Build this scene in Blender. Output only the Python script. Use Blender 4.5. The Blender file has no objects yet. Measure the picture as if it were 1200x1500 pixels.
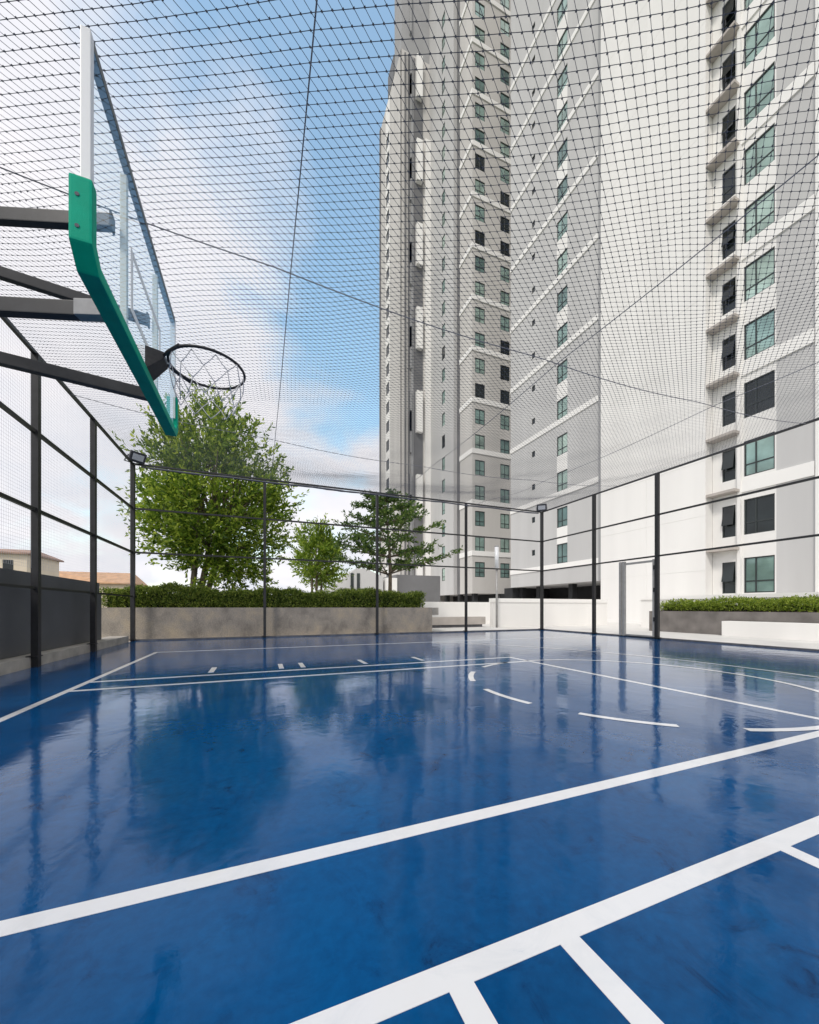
import bpy, bmesh, math, random
from math import radians as R, sin, cos, pi
from mathutils import Vector, Matrix
random.seed(7)
S = bpy.context.scene
COL = S.collection
EYE = 0.9

# ------------------------------------------------------------------ materials
def mat(name, base, rough=0.6, metal=0.0, var=0.0, scale=3.0, bump=0.0, bscale=40.0, spec=0.5, coat=0.0, detail=6.0, zs=1.0):
    m = bpy.data.materials.new(name); m.use_nodes = True
    nt = m.node_tree; b = nt.nodes['Principled BSDF']
    b.inputs['Base Color'].default_value = (*base, 1); b.inputs['Roughness'].default_value = rough
    b.inputs['Metallic'].default_value = metal; b.inputs['Specular IOR Level'].default_value = spec
    b.inputs['Coat Weight'].default_value = coat
    tc = nt.nodes.new('ShaderNodeNewGeometry')
    if var:
        n = nt.nodes.new('ShaderNodeTexNoise'); n.inputs['Scale'].default_value = scale; n.inputs['Detail'].default_value = detail
        mp = nt.nodes.new('ShaderNodeMapping'); mp.inputs['Scale'].default_value = (1, 1, zs); nt.links.new(tc.outputs['Position'], mp.inputs['Vector'])
        nt.links.new(mp.outputs[0], n.inputs['Vector'])
        r = nt.nodes.new('ShaderNodeValToRGB'); r.color_ramp.elements[0].position = .3; r.color_ramp.elements[1].position = .7
        r.color_ramp.elements[0].color = (*[max(0, c*(1-var)) for c in base], 1)
        r.color_ramp.elements[1].color = (*[min(1, c*(1+var)) for c in base], 1)
        nt.links.new(n.outputs['Fac'], r.inputs['Fac']); nt.links.new(r.outputs['Color'], b.inputs['Base Color'])
    if bump:
        n2 = nt.nodes.new('ShaderNodeTexNoise'); n2.inputs['Scale'].default_value = bscale; n2.inputs['Detail'].default_value = 4
        nt.links.new(tc.outputs['Position'], n2.inputs['Vector'])
        bp = nt.nodes.new('ShaderNodeBump'); bp.inputs['Strength'].default_value = bump; bp.inputs['Distance'].default_value = .01
        nt.links.new(n2.outputs['Fac'], bp.inputs['Height']); nt.links.new(bp.outputs['Normal'], b.inputs['Normal'])
    return m

def leaf_mat(name, dark, mid, light):
    m = bpy.data.materials.new(name); m.use_nodes = True
    nt = m.node_tree; b = nt.nodes['Principled BSDF']
    g = nt.nodes.new('ShaderNodeNewGeometry')
    r = nt.nodes.new('ShaderNodeValToRGB')
    e = r.color_ramp.elements; e[0].color = (*dark, 1); e[1].color = (*light, 1); e[0].position = .05; e[1].position = .95
    k = e.new(.5); k.color = (*mid, 1)
    nt.links.new(g.outputs['Random Per Island'], r.inputs['Fac'])
    nt.links.new(r.outputs['Color'], b.inputs['Base Color'])
    b.inputs['Roughness'].default_value = .45; b.inputs['Specular IOR Level'].default_value = .4
    t = nt.nodes.new('ShaderNodeBsdfTranslucent'); mx = nt.nodes.new('ShaderNodeMixShader'); mx.inputs[0].default_value = .5
    hs = nt.nodes.new('ShaderNodeHueSaturation'); hs.inputs['Value'].default_value = 1.5; hs.inputs['Hue'].default_value = .485
    nt.links.new(r.outputs['Color'], hs.inputs['Color']); nt.links.new(hs.outputs['Color'], t.inputs['Color'])
    nt.links.new(b.outputs[0], mx.inputs[1]); nt.links.new(t.outputs[0], mx.inputs[2])
    nt.links.new(mx.outputs[0], nt.nodes['Material Output'].inputs['Surface'])
    return m

M = {}
M['steel'] = mat('black painted steel', (.018, .018, .02), .42, 0, .3, 9)
M['arm'] = mat('dark grey steel', (.024, .024, .027), .42, 0, .25, 12)
M['bracket'] = mat('pale zinc steel', (.26, .26, .27), .45, .2, .1, 20)
M['jamb'] = mat('grey steel tube', (.34, .335, .33), .4, .2, .1, 8)
M['white_frame'] = mat('white aluminium', (.82, .83, .84), .35)
M['frame_dark'] = mat('shaded aluminium', (.12, .13, .13), .45, .3, .4, 30)  # dark tone puts the shaded underside of the frame into the colour
M['cream'] = mat('cream steel', (.70, .70, .64), .4)
M['pad'] = mat('green foam pad', (.001, .36, .225), .6, 0, .10, 9, .15, 160, .12)
M['rim'] = mat('black rim steel', (.02, .018, .02), .45, 0, .4, 40)
M['cord'] = mat('grey cord', (.60, .59, .62), .8)
M['net'] = mat('black netting cord', (.10, .105, .13), .75)
M['rope'] = mat('dark rope', (.22, .22, .245), .8)
M['meshcord'] = mat('fence mesh cord', (.55, .55, .57), .7)
M['parapet'] = mat('charcoal wall paint', (.10, .104, .112), .55, 0, .12, 1.5, .1, 60)
M['plinth'] = mat('raw concrete', (.42, .39, .35), .85, 0, .22, 4, .4, 50)
M['pave'] = mat('pale paving', (.72, .70, .67), .7, 0, .06, 1.2, .1, 30)
M['kerb'] = mat('dark kerb', (.10, .10, .11), .7, 0, .3, 6)
M['wall_white'] = mat('white render', (.83, .815, .79), .7, 0, .05, .7, zs=.08)
M['wall_warm'] = mat('warm grey render', (.56, .54, .515), .75, 0, .08, .5, zs=.12)
M['wall_grey'] = mat('grey render', (.535, .53, .525), .75, 0, .07, .6, zs=.10)
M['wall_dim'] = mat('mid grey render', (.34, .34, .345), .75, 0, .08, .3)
M['wall_dark'] = mat('slate grey panel', (.15, .15, .155), .6, 0, .2, .4)
M['band'] = mat('white band', (.86, .845, .82), .65, 0, .02, .5)
M['ledge'] = mat('taupe ledge', (.45, .41, .375), .7, 0, .12, 2)
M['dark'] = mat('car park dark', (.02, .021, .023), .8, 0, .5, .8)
M['wframe'] = mat('window frame', (.03, .038, .038), .4)
M['stone'] = mat('dark stone', (.17, .155, .145), .75, 0, .28, 2.2, .35, 30)
M['soil'] = mat('soil', (.05, .038, .028), .95, 0, .4, 6)
M['bark'] = mat('bark', (.17, .135, .10), .85, 0, .35, 10, .6, 40)
M['roof_tile'] = mat('orange roof tile', (.55, .33, .19), .7, 0, .18, 1.2, .3, 4)
M['house'] = mat('cream house wall', (.72, .62, .50), .8, 0, .06, .4)
M['brown_roof'] = mat('brown roof', (.34, .22, .17), .8, 0, .2, .8)
M['ground'] = mat('distant ground', (.16, .18, .12), .95, 0, .35, .03)
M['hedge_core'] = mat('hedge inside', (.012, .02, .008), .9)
M['lampglass'] = mat('lamp diffuser', (.75, .76, .78), .25)
M['lampbody'] = mat('lamp housing', (.022, .022, .025), .5)
M['leaf_big'] = leaf_mat('broad leaves', (.045, .10, .012), (.16, .27, .025), (.42, .52, .08))
M['leaf_small'] = leaf_mat('bright leaves', (.08, .15, .015), (.17, .28, .03), (.36, .46, .07))
M['leaf_tier'] = leaf_mat('dark leaves', (.03, .075, .018), (.07, .135, .03), (.17, .25, .055))
M['leaf_hedge'] = leaf_mat('hedge leaves', (.05, .09, .014), (.13, .20, .028), (.32, .38, .08))
M['leaf_hedge2'] = leaf_mat('lime hedge leaves', (.08, .14, .012), (.20, .29, .03), (.38, .46, .08))

def concrete_stained():
    m = mat('stained concrete', (.40, .35, .29), .85)
    nt = m.node_tree; b = nt.nodes['Principled BSDF']; g = nt.nodes.new('ShaderNodeNewGeometry')
    mp = nt.nodes.new('ShaderNodeMapping'); mp.inputs['Scale'].default_value = (1, 1, .8)
    nt.links.new(g.outputs['Position'], mp.inputs['Vector'])
    n1 = nt.nodes.new('ShaderNodeTexNoise'); n1.inputs['Scale'].default_value = 1.6; n1.inputs['Detail'].default_value = 8; n1.inputs['Roughness'].default_value = .65
    nt.links.new(mp.outputs[0], n1.inputs['Vector'])
    r = nt.nodes.new('ShaderNodeValToRGB'); e = r.color_ramp.elements
    e[0].position = .32; e[0].color = (.17, .15, .13, 1); e[1].position = .68; e[1].color = (.42, .345, .25, 1)
    k = e.new(.5); k.color = (.30, .265, .225, 1)
    nt.links.new(n1.outputs['Fac'], r.inputs['Fac'])
    n2 = nt.nodes.new('ShaderNodeTexNoise'); n2.inputs['Scale'].default_value = 38; n2.inputs['Detail'].default_value = 5
    nt.links.new(g.outputs['Position'], n2.inputs['Vector'])
    mx = nt.nodes.new('ShaderNodeMix'); mx.data_type = 'RGBA'; mx.blend_type = 'OVERLAY'; mx.inputs[0].default_value = .55
    nt.links.new(r.outputs[0], mx.inputs[6]); nt.links.new(n2.outputs['Fac'], mx.inputs[7])
    nt.links.new(mx.outputs[2], b.inputs['Base Color'])
    bp = nt.nodes.new('ShaderNodeBump'); bp.inputs['Strength'].default_value = .4; bp.inputs['Distance'].default_value = .01
    nt.links.new(n2.outputs['Fac'], bp.inputs['Height']); nt.links.new(bp.outputs[0], b.inputs['Normal'])
    return m
M['planter'] = concrete_stained()

def pane_mat(name, base, rough, metal):
    m = mat(name, base, rough, metal, .35, .9, .05, 1.2)
    nt = m.node_tree; b = nt.nodes['Principled BSDF']; src = b.inputs['Base Color'].links[0].from_socket
    oi = nt.nodes.new('ShaderNodeObjectInfo'); r = nt.nodes.new('ShaderNodeValToRGB'); e = r.color_ramp.elements
    e[0].color = (.35, .40, .42, 1); e[1].color = (1.25, 1.15, 1.1, 1); e[1].position = .9; k = e.new(.3); k.color = (.85, .9, .9, 1)
    mx = nt.nodes.new('ShaderNodeMix'); mx.data_type = 'RGBA'; mx.blend_type = 'MULTIPLY'; mx.inputs[0].default_value = 1
    nt.links.new(oi.outputs['Random'], r.inputs[0]); nt.links.new(src, mx.inputs[6]); nt.links.new(r.outputs[0], mx.inputs[7]); nt.links.new(mx.outputs[2], b.inputs['Base Color'])
    return m
M['pane'] = pane_mat('green window glass', (.30, .42, .385), .06, .3)  # green tint, with pale sky and curtain reflections put into the base colour
M['pane_dark'] = pane_mat('dark window glass', (.022, .028, .03), .06, .1)

def clear_glass():
    m = bpy.data.materials.new('clear acrylic'); m.use_nodes = True; nt = m.node_tree
    nt.nodes.remove(nt.nodes['Principled BSDF'])
    t = nt.nodes.new('ShaderNodeBsdfTransparent'); t.inputs[0].default_value = (.955, .98, .98, 1)
    g = nt.nodes.new('ShaderNodeBsdfGlossy'); g.inputs['Roughness'].default_value = .02; g.inputs[0].default_value = (.9, .95, 1, 1)
    f = nt.nodes.new('ShaderNodeFresnel'); f.inputs[0].default_value = 1.22
    mx = nt.nodes.new('ShaderNodeMixShader'); gb = nt.nodes.new('ShaderNodeNewGeometry'); inv = nt.nodes.new('ShaderNodeMath'); inv.operation = 'SUBTRACT'; inv.inputs[0].default_value = 1
    nt.links.new(gb.outputs['Backfacing'], inv.inputs[1]); ml = nt.nodes.new('ShaderNodeMath'); ml.operation = 'MULTIPLY'
    nt.links.new(f.outputs[0], ml.inputs[0]); nt.links.new(inv.outputs[0], ml.inputs[1]); nt.links.new(ml.outputs[0], mx.inputs[0])
    nt.links.new(t.outputs[0], mx.inputs[1]); nt.links.new(g.outputs[0], mx.inputs[2])
    nt.links.new(mx.outputs[0], nt.nodes['Material Output'].inputs['Surface'])
    return m
M['glass'] = clear_glass()

def court_paint(name, white):
    """glossy floor coating; the painted lines share its gloss and unevenness"""
    m = bpy.data.materials.new(name); m.use_nodes = True; nt = m.node_tree; L = nt.links.new
    b = nt.nodes['Principled BSDF']; g = nt.nodes.new('ShaderNodeNewGeometry')
    def noise(scale, det, rough=.55, dist=0.0):
        n = nt.nodes.new('ShaderNodeTexNoise'); n.inputs['Scale'].default_value = scale; n.inputs['Detail'].default_value = det
        n.inputs['Roughness'].default_value = rough; n.inputs['Distortion'].default_value = dist
        L(g.outputs['Position'], n.inputs['Vector']); return n
    def ramp(fac, stops):
        r = nt.nodes.new('ShaderNodeValToRGB'); e = r.color_ramp.elements
        e[0].position, e[0].color = stops[0][0], (*stops[0][1], 1); e[1].position, e[1].color = stops[-1][0], (*stops[-1][1], 1)
        for p, c in stops[1:-1]:
            k = e.new(p); k.color = (*c, 1)
        L(fac, r.inputs['Fac']); return r
    patch = noise(.55, 7, .62, .6); fine = noise(26, 6, .65); scuff = noise(4.2, 10, .72, 1.2)
    if white:
        r = ramp(scuff.outputs['Fac'], [(.24, (.42, .48, .58)), (.33, (.74, .75, .77)), (.5, (.80, .80, .81))]); L(r.outputs[0], b.inputs['Base Color'])
    else:
        r = ramp(patch.outputs['Fac'], [(.25, (.0007, .052, .168)), (.5, (.0009, .078, .240)), (.75, (.0018, .105, .295))])
        s = ramp(scuff.outputs['Fac'], [(.31, (.22, .24, .32)), (.385, (.74, .76, .80)), (.47, (1, 1, 1))])
        mx = nt.nodes.new('ShaderNodeMix'); mx.data_type = 'RGBA'; mx.blend_type = 'MULTIPLY'; mx.inputs[0].default_value = .8
        L(r.outputs[0], mx.inputs[6]); L(s.outputs[0], mx.inputs[7])
        f2 = ramp(fine.outputs['Fac'], [(.3, (.60, .63, .68)), (.68, (1.0, 1.0, 1.0))])
        mx2 = nt.nodes.new('ShaderNodeMix'); mx2.data_type = 'RGBA'; mx2.blend_type = 'MULTIPLY'; mx2.inputs[0].default_value = .7
        L(mx.outputs[2], mx2.inputs[6]); L(f2.outputs[0], mx2.inputs[7]); L(mx2.outputs[2], b.inputs['Base Color'])
    ra = nt.nodes.new('ShaderNodeMapRange'); ra.inputs[1].default_value = .3; ra.inputs[2].default_value = .7
    ra.inputs[3].default_value = .11; ra.inputs[4].default_value = .035
    L(scuff.outputs['Fac'], ra.inputs[0]); L(ra.outputs[0], b.inputs['Roughness'])
    b.inputs['Specular IOR Level'].default_value = .48
    b.inputs['Specular Tint'].default_value = (.15, .5, 1, 1)
    wav = noise(2.6, 3, .5, .8); med = noise(13, 4, .55)
    b1 = nt.nodes.new('ShaderNodeBump'); b1.inputs['Strength'].default_value = .14; b1.inputs['Distance'].default_value = .02
    L(wav.outputs['Fac'], b1.inputs['Height'])
    b2 = nt.nodes.new('ShaderNodeBump'); b2.inputs['Strength'].default_value = .12; b2.inputs['Distance'].default_value = .004
    L(med.outputs['Fac'], b2.inputs['Height']); L(b1.outputs[0], b2.inputs['Normal'])
    b3 = nt.nodes.new('ShaderNodeBump'); b3.inputs['Strength'].default_value = .07; b3.inputs['Distance'].default_value = .0015
    f3 = noise(110, 3); L(f3.outputs['Fac'], b3.inputs['Height']); L(b2.outputs[0], b3.inputs['Normal'])
    L(b3.outputs[0], b.inputs['Normal'])
    return m
M['court'] = court_paint('blue court coating', False)
M['line'] = court_paint('white court line', True)

# ------------------------------------------------------------------ mesh helpers
class MB:
    def __init__(s): s.v = []; s.f = []; s.m = []
    def add(s, vs, fs, mi=0):
        o = len(s.v); s.v += [tuple(v) for v in vs]; s.f += [tuple(i+o for i in f) for f in fs]; s.m += [mi]*len(fs); return s
    def box(s, x0, x1, y0, y1, z0, z1, mi=0):
        return s.add([(x0,y0,z0),(x1,y0,z0),(x1,y1,z0),(x0,y1,z0),(x0,y0,z1),(x1,y0,z1),(x1,y1,z1),(x0,y1,z1)],
                     [(0,3,2,1),(4,5,6,7),(0,1,5,4),(1,2,6,5),(2,3,7,6),(3,0,4,7)], mi)
    def beam(s, p, q, w, h, up=(0,0,1), mi=0):
        p, q = Vector(p), Vector(q); d = (q-p).normalized(); u = Vector(up)
        a = d.cross(u)
        if a.length < 1e-4: a = d.cross(Vector((1,0,0)))
        a.normalize(); b = a.cross(d)
        vs = [e + a*i*w/2 + b*j*h/2 for e in (p, q) for i, j in ((-1,-1),(1,-1),(1,1),(-1,1))]
        return s.add(vs, [(0,1,2,3),(7,6,5,4),(0,4,5,1),(1,5,6,2),(2,6,7,3),(3,7,4,0)], mi)
    def tube(s, pts, r, n=6, closed=False, cap=True, mi=0):
        pts = [Vector(p) for p in pts]; k = len(pts); rr = r if isinstance(r, (list, tuple)) else [r]*k
        vs = []; ref = None
        for i, p in enumerate(pts):
            if closed: d = pts[(i+1) % k] - pts[i-1]
            else: d = pts[min(i+1, k-1)] - pts[max(i-1, 0)]
            d.normalize()
            if ref is None:
                ref = Vector((0,0,1)) if abs(d.z) < .9 else Vector((1,0,0))
            a = d.cross(ref)
            if a.length < 1e-4: a = d.cross(Vector((0.3,1,0.2)))
            a.normalize(); b = a.cross(d); ref = b if abs(d.z) > .5 else ref
            for j in range(n):
                t = 2*pi*j/n; vs.append(p + (a*cos(t) + b*sin(t))*rr[i])
        fs = []
        for i in range(k if closed else k-1):
            for j in range(n):
                fs.append((i*n+j, i*n+(j+1) % n, ((i+1) % k)*n+(j+1) % n, ((i+1) % k)*n+j))
        if cap and not closed: fs += [tuple(range(n))[::-1], tuple((k-1)*n+j for j in range(n))]
        return s.add(vs, fs, mi)
    def quad(s, a, b, c, d, mi=0): return s.add([a,b,c,d], [(0,1,2,3)], mi)
    def build(s, name, mats, parent=None, smooth=False, bevel=0.0):
        if not isinstance(mats, (list, tuple)): mats = [mats]
        me = bpy.data.meshes.new(name)
        org = ORG.get(parent.name, Vector((0,0,0))) if parent else Vector((0,0,0))
        me.from_pydata([(a-org.x, b-org.y, c-org.z) for a,b,c in s.v], [], s.f)
        for m in mats: me.materials.append(m)
        if len(mats) > 1: me.polygons.foreach_set('material_index', s.m)
        if bevel:
            bm = bmesh.new(); bm.from_mesh(me)
            bmesh.ops.recalc_face_normals(bm, faces=bm.faces); bmesh.ops.bevel(bm, geom=[e for e in bm.edges if len(e.link_faces) == 2 and e.calc_face_angle(0) > .3], offset=bevel, segments=2, affect='EDGES', profile=.7)
            bm.to_mesh(me); bm.free()
        if smooth: me.polygons.foreach_set('use_smooth', [True]*len(me.polygons))
        me.update()
        o = bpy.data.objects.new(name, me); COL.objects.link(o)
        if parent: o.parent = parent
        ORG[o.name] = org
        return o
ORG = {}
def tag(o, label=None, cat=None, group=None, kind=None):
    if label: o['label'] = label
    if cat: o['category'] = cat
    if group: o['group'] = group
    if kind: o['kind'] = kind
    return o
def empty(name, loc, label, cat, group=None):
    o = bpy.data.objects.new(name, None); COL.objects.link(o); o.location = loc; o.empty_display_size = .2
    ORG[o.name] = Vector(loc)
    return tag(o, label, cat, group)
def link_copy(o, parent, loc=None):
    c = o.copy(); COL.objects.link(c); c.parent = parent
    if loc is not None: c.location = loc
    return c

# ------------------------------------------------------------------ setting: ground, podium, court
CU0, CU1, CV0, CV1 = -3.15, 10.6, -5.0, 12.1
tag(MB().quad((-1500,-1500,-3),(1500,-1500,-3),(1500,1500,-3),(-1500,1500,-3)).build('ground', M['ground']), kind='structure')
tag(MB().box(-4.4, 44, -14, 72, -2.9, -.03).build('pavement', M['pave']), kind='structure')
tag(MB().box(CU0-.02, CU1+.02, CV0, CV1+.02, -.026, 0).build('court', M['court']), kind='structure')
LW = .068
lm = MB(); Z = .0022
def rect(x0, x1, y0, y1): lm.box(x0, x1, y0, y1, .0006, Z)
EU = -1.92                                   # end line
FT = 4.2; NV0, NV1, NV2, NV3 = .78, 1.366, 5.07, 5.60
SV = 8.85
rect(EU-LW/2, EU+LW/2, CV0+.6, SV+LW)        # end line
rect(EU+LW/2, CU1-.6, SV, SV+LW)             # side line
def dshade(): pass
for y0 in (NV0, NV1, NV2, NV3):
    rect(EU+LW/2, FT-LW/2, y0, y0+LW)
rect(FT-LW/2, FT+LW/2, NV0, NV3+LW)
for x0 in (.412, .745, 1.79, 2.75): rect(x0, x0+.066, NV0-.32, NV0)
for x0 in (-.66, .27, .58, 1.55, 2.55): rect(x0, x0+.07, NV3+.24, NV3+.72)
def arc(cx, cy, r, a0, a1, n):
    for i in range(n):
        t0, t1 = R(a0+(a1-a0)*i/n), R(a0+(a1-a0)*(i+1)/n)
        q = [(cx+rr*cos(t), cy+rr*sin(t)) for t in (t0, t1) for rr in (r-LW/2, r+LW/2)]
        lm.quad((*q[0], Z), (*q[1], Z), (*q[3], Z), (*q[2], Z))
CC = (FT-.05, 3.3)
arc(*CC, 1.85, -89, 89, 40)
for k in range(5):
    a = 102+35.4*k; arc(*CC, 1.85, a, a+21.5, 8)
arc(0, 3.4, 6.75, -62, 52.5, 60)
tag(lm.build('court_markings', M['line']), kind='structure')

# kerb along three sides
kb = MB()
kb.box(CU0-.02, CU1+.14, CV1+.025, CV1+.14, -.028, .035)
kb.box(CU1+.025, CU1+.14, CV0, CV1+.02, -.028, .035)
tag(kb.build('court_kerb', M['kerb']), kind='structure')

# ------------------------------------------------------------------ fences
FT_H = 4.75; RAILS = (2.38, 3.56, FT_H)
PW = .085
def post(f, u, v, z1, w=PW):
    z0 = .157 if f is fl else .037
    MB().box(u-w/2, u+w/2, v-w/2, v+w/2, .0, z1).box(u-w*.95, u+w*.4+.01, v-w, v+w, z0, z0+.014).build('post', M['steel'], f)
def rail(f, p, q, w=.045): MB().beam(p, q, w, w).build('rail', M['steel'], f)
fl = empty('fence', (CU0, 3.5, 0), 'tall black steel fence on the left, standing in front of the charcoal parapet', 'fence')
lv = [-3.25, -1.12, 1.01, 3.14, 5.27, 7.40, 9.53]
for v in lv: post(fl, CU0, v, FT_H, .088)
for z in RAILS + (1.2,):
    rail(fl, (CU0, -5, z), (CU0, CV1-.07, z), .05 if z > 2 else .035)
mm = MB()
sp = .05
n = int((CV1+5)/sp)
for i in range(n):
    v = -5+i*sp; mm.beam((CU0-.035, v, 1.50), (CU0-.035, v, FT_H), .0017, .0017, (1,0,0))
for i in range(int((FT_H-1.5)/sp)):
    z = 1.50+i*sp; mm.beam((CU0-.035, -5, z), (CU0-.035, CV1, z), .0017, .0017)
mm.build('mesh', M['meshcord'], fl)

fb = empty('fence', (3.7, CV1, 0), 'tall black steel fence across the back of the court, before the concrete planter', 'fence')
bu = [CU0, .15, 3.67, 7.09, CU1]
for u in bu: post(fb, u, CV1, FT_H, .095 if u in (CU0, CU1) else .078)
for z in RAILS: rail(fb, (CU0+.06, CV1, z), (CU1-.06, CV1, z))
bund = MB()                                    # gathered netting tied along the top rail
pts = []; rad = []
for i in range(90):
    u = CU0+.2+(CU1-CU0-.4)*i/89
    pts.append((u, CV1-.03, FT_H-.06-.02*abs(sin(i*.21))-random.random()*.008)); rad.append(.022+.008*random.random()*(1.6 if u < 5 else .6))
bund.tube(pts, rad, 6)
bund.build('gathered_net', M['net'], fb, True)

fr = empty('fence', (CU1, 3, 0), 'tall black steel fence on the right, holding the grey gate', 'fence')
GV0, GV1, GVM = 7.36, 9.55, 8.47
for v in (-3.4, .25, 3.9-.2, GV0, GV1): post(fr, CU1, v, FT_H, .092)
for z in RAILS: rail(fr, (CU1, -5, z), (CU1, CV1-.06, z))
g = empty('gate', (CU1, 7.9, 0), 'grey steel framed gate set in the fence between two black posts', 'gate')
for v in (GVM-.06, GVM+.06): MB().box(CU1-.04, CU1+.04, v-.036, v+.036, .03, 2.33).build('jamb', M['jamb'], g)
gl = MB(); gl.box(CU1-.025, CU1+.025, GV0+.10, GVM-.12, 2.22, 2.28); gl.box(CU1-.025, CU1+.025, GV0+.10, GVM-.12, .04, .08)
gl.box(CU1-.03, CU1+.03, GV0+.07, GV0+.125, .04, 2.3)
gl.build('leaf_frame', M['jamb'], g)
for z in (.5, 1.35, 2.0): MB().tube([(CU1-.03, GV0+.07, z), (CU1-.03, GV0+.07, z+.12)], .03, 8).build('hinge', M['steel'], g)

# ------------------------------------------------------------------ overhead net
net = empty('safety_net', (3.7, 3.5, FT_H), 'black diamond mesh safety net stretched over the whole court', 'netting')
def zroof(u, v, w_=1):
    a = max(0, 1-((u-3.7)/6.9)**2)
    b = min(1, max(0, (CV1-v)/3.2)); b = b*b*(3-2*b)
    bay = .05*abs(sin(pi*(v-4.2)/4.2)) * min(1, a*2) + .04*abs(sin(pi*(u-.15)/3.48))*b
    wob = w_*(.022*sin(1.9*u+.8*v)+.018*sin(1.1*v-2.3*u+1)+.012*sin(3.7*v+2.9*u))*min(1, a*3)*b
    return FT_H - .34*a*b - bay*b + wob
nv0 = -4.6
def clip_line(p, d):
    t0, t1 = -99, 99
    for k, (lo, hi) in enumerate(((CU0, CU1), (nv0, CV1))):
        if abs(d[k]) < 1e-6: continue
        a, b = (lo-p[k])/d[k], (hi-p[k])/d[k]
        if a > b: a, b = b, a
        t0, t1 = max(t0, a), min(t1, b)
    return t0, t1
mb = MB(); knots = MB()
TH = .0019
fam = []
for ang, SP in ((-28, .063), (31, .056)):
    d = (cos(R(ang)), sin(R(ang))); nn = (-d[1], d[0])
    fam.append((d, nn, SP))
    for k in range(-360, 361):
        p = (3.7+nn[0]*k*SP, 3.7+nn[1]*k*SP); t0, t1 = clip_line(p, d)
        if t1-t0 < .05: continue
        ns = max(2, int((t1-t0)/.55)); pts = []
        for i in range(ns+1):
            t = t0+(t1-t0)*i/ns; u, v = p[0]+d[0]*t, p[1]+d[1]*t; pts.append((u, v, zroof(u, v)))
        mb.tube(pts, TH, 3, cap=False)
(d1, n1, s1_), (d2, n2, s2_) = fam
det = n1[0]*n2[1]-n1[1]*n2[0]
for i in range(-360, 361):
    for j in range(-360, 361):
        a, b = i*s1_, j*s2_
        u = 3.7+(a*n2[1]-b*n1[1])/det; v = 3.7+(n1[0]*b-n2[0]*a)/det
        if not (CU0 < u < 7 and .3 < v < 8): continue
        du, dv = u*.9285-v*.3714, u*.3714+v*.9285
        if dv < 1.7 or abs(du) > dv*1.2 or dv > 6.5: continue
        z = zroof(u, v); r = .0082
        knots.add([(u-r,v,z),(u+r,v,z),(u,v-r,z),(u,v+r,z),(u,v,z-r),(u,v,z+r)],
                  [(0,2,4),(2,1,4),(1,3,4),(3,0,4),(2,0,5),(1,2,5),(3,1,5),(0,3,5)])
mb.build('net_mesh', M['net'], net); tag(knots.build('knots', M['net'], net), kind='stuff')
for u in (.31, 3.95, 7.5):
    MB().tube([(u, v, zroof(u, v, 0)-.012) for v in [nv0+(CV1-nv0)*i/40 for i in range(41)]], .005, 6).build('rope', M['rope'], net)
for v in (.0, 4.2, 8.5):
    MB().tube([(u, v, zroof(u, v, 0)-.014) for u in [CU0+(CU1-CU0)*i/50 for i in range(51)]], .0055, 6).build('rope', M['rope'], net)

# ------------------------------------------------------------------ basketball hoop
BU, BV0, BV1, BZ0, BZ1 = -.82, 2.42, 4.56, 2.70, 3.90
VC = (BV0+BV1)/2
hoop = empty('basketball_hoop', (-2.75, 3.6, 0), 'basketball hoop with clear backboard, green lower padding and dark steel arms', 'basketball hoop')
MB().box(BU-.006, BU+.006, BV0+.04, BV1-.04, BZ0+.04, BZ1-.04).build('backboard', M['glass'], hoop)
fd0, fd1 = BU-.036, BU+.008
MB().box(fd0, fd1, BV0, BV0+.045, BZ0+.16, BZ1).build('side_frame', M['white_frame'], hoop, bevel=.004)
MB().box(fd0, fd1, BV1-.045, BV1, BZ0+.16, BZ1).build('side_frame', M['white_frame'], hoop, bevel=.004)
MB().box(fd0, fd1, BV0+.046, BV1-.046, BZ1-.05, BZ1-.001).build('top_frame', M['frame_dark'], hoop, bevel=.004)
MB().box(fd0, fd1, BV0+.046, BV1-.046, BZ0+.001, BZ0+.05).build('bottom_frame', M['frame_dark'], hoop, bevel=.004)
for v in (3.08, 3.9): MB().box(BU-.05, BU-.012, v-.02, v+.02, BZ0+.05, BZ1-.08).build('support_upright', M['cream'], hoop, bevel=.004)
sq = MB()
a0, a1, s0, s1, w = VC-.41, VC+.41, 2.92, 3.36, .045
for q in ((a0, a1, s1-w, s1), (a0, a1, s0, s0+w), (a0, a0+w, s0+w, s1-w), (a1-w, a1, s0+w, s1-w)):
    sq.box(BU+.0065, BU+.009, q[0], q[1], q[2], q[3])
sq.build('target_square', M['white_frame'], hoop)
# padding: bottom run with a short return up each side
px0, px1 = BU-.072, BU+.026
prof = [(BV0-.035, 3.09), (BV0-.035, BZ0+.06), (BV0+.06, BZ0-.035), (BV1-.06, BZ0-.035), (BV1+.035, BZ0+.06), (BV1+.035, 3.09),
        (BV1-.03, 3.09), (BV1-.03, BZ0+.10), (BV1-.09, BZ0+.035), (BV0+.09, BZ0+.035), (BV0+.03, BZ0+.10), (BV0+.03, 3.09)]
pm = MB(); k = len(prof)
vs = [(x, v, z) for x in (px0, px1) for v, z in prof]
fs = [(i, (i+1) % k, k+(i+1) % k, k+i) for i in range(k)]
for base in (0, k):
    for i in range(5):
        fs.append((base+i, base+i+1, base+10-i, base+11-i))
pm.add(vs, fs)
pad = pm.build('padding', M['pad'], hoop, bevel=.012)
for z in (2.83, 2.99): MB().tube([(BU-.035, BV0-.0385, z), (BU-.035, BV0-.03, z)], .010, 8).build('bolt', M['net'], pad)
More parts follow.
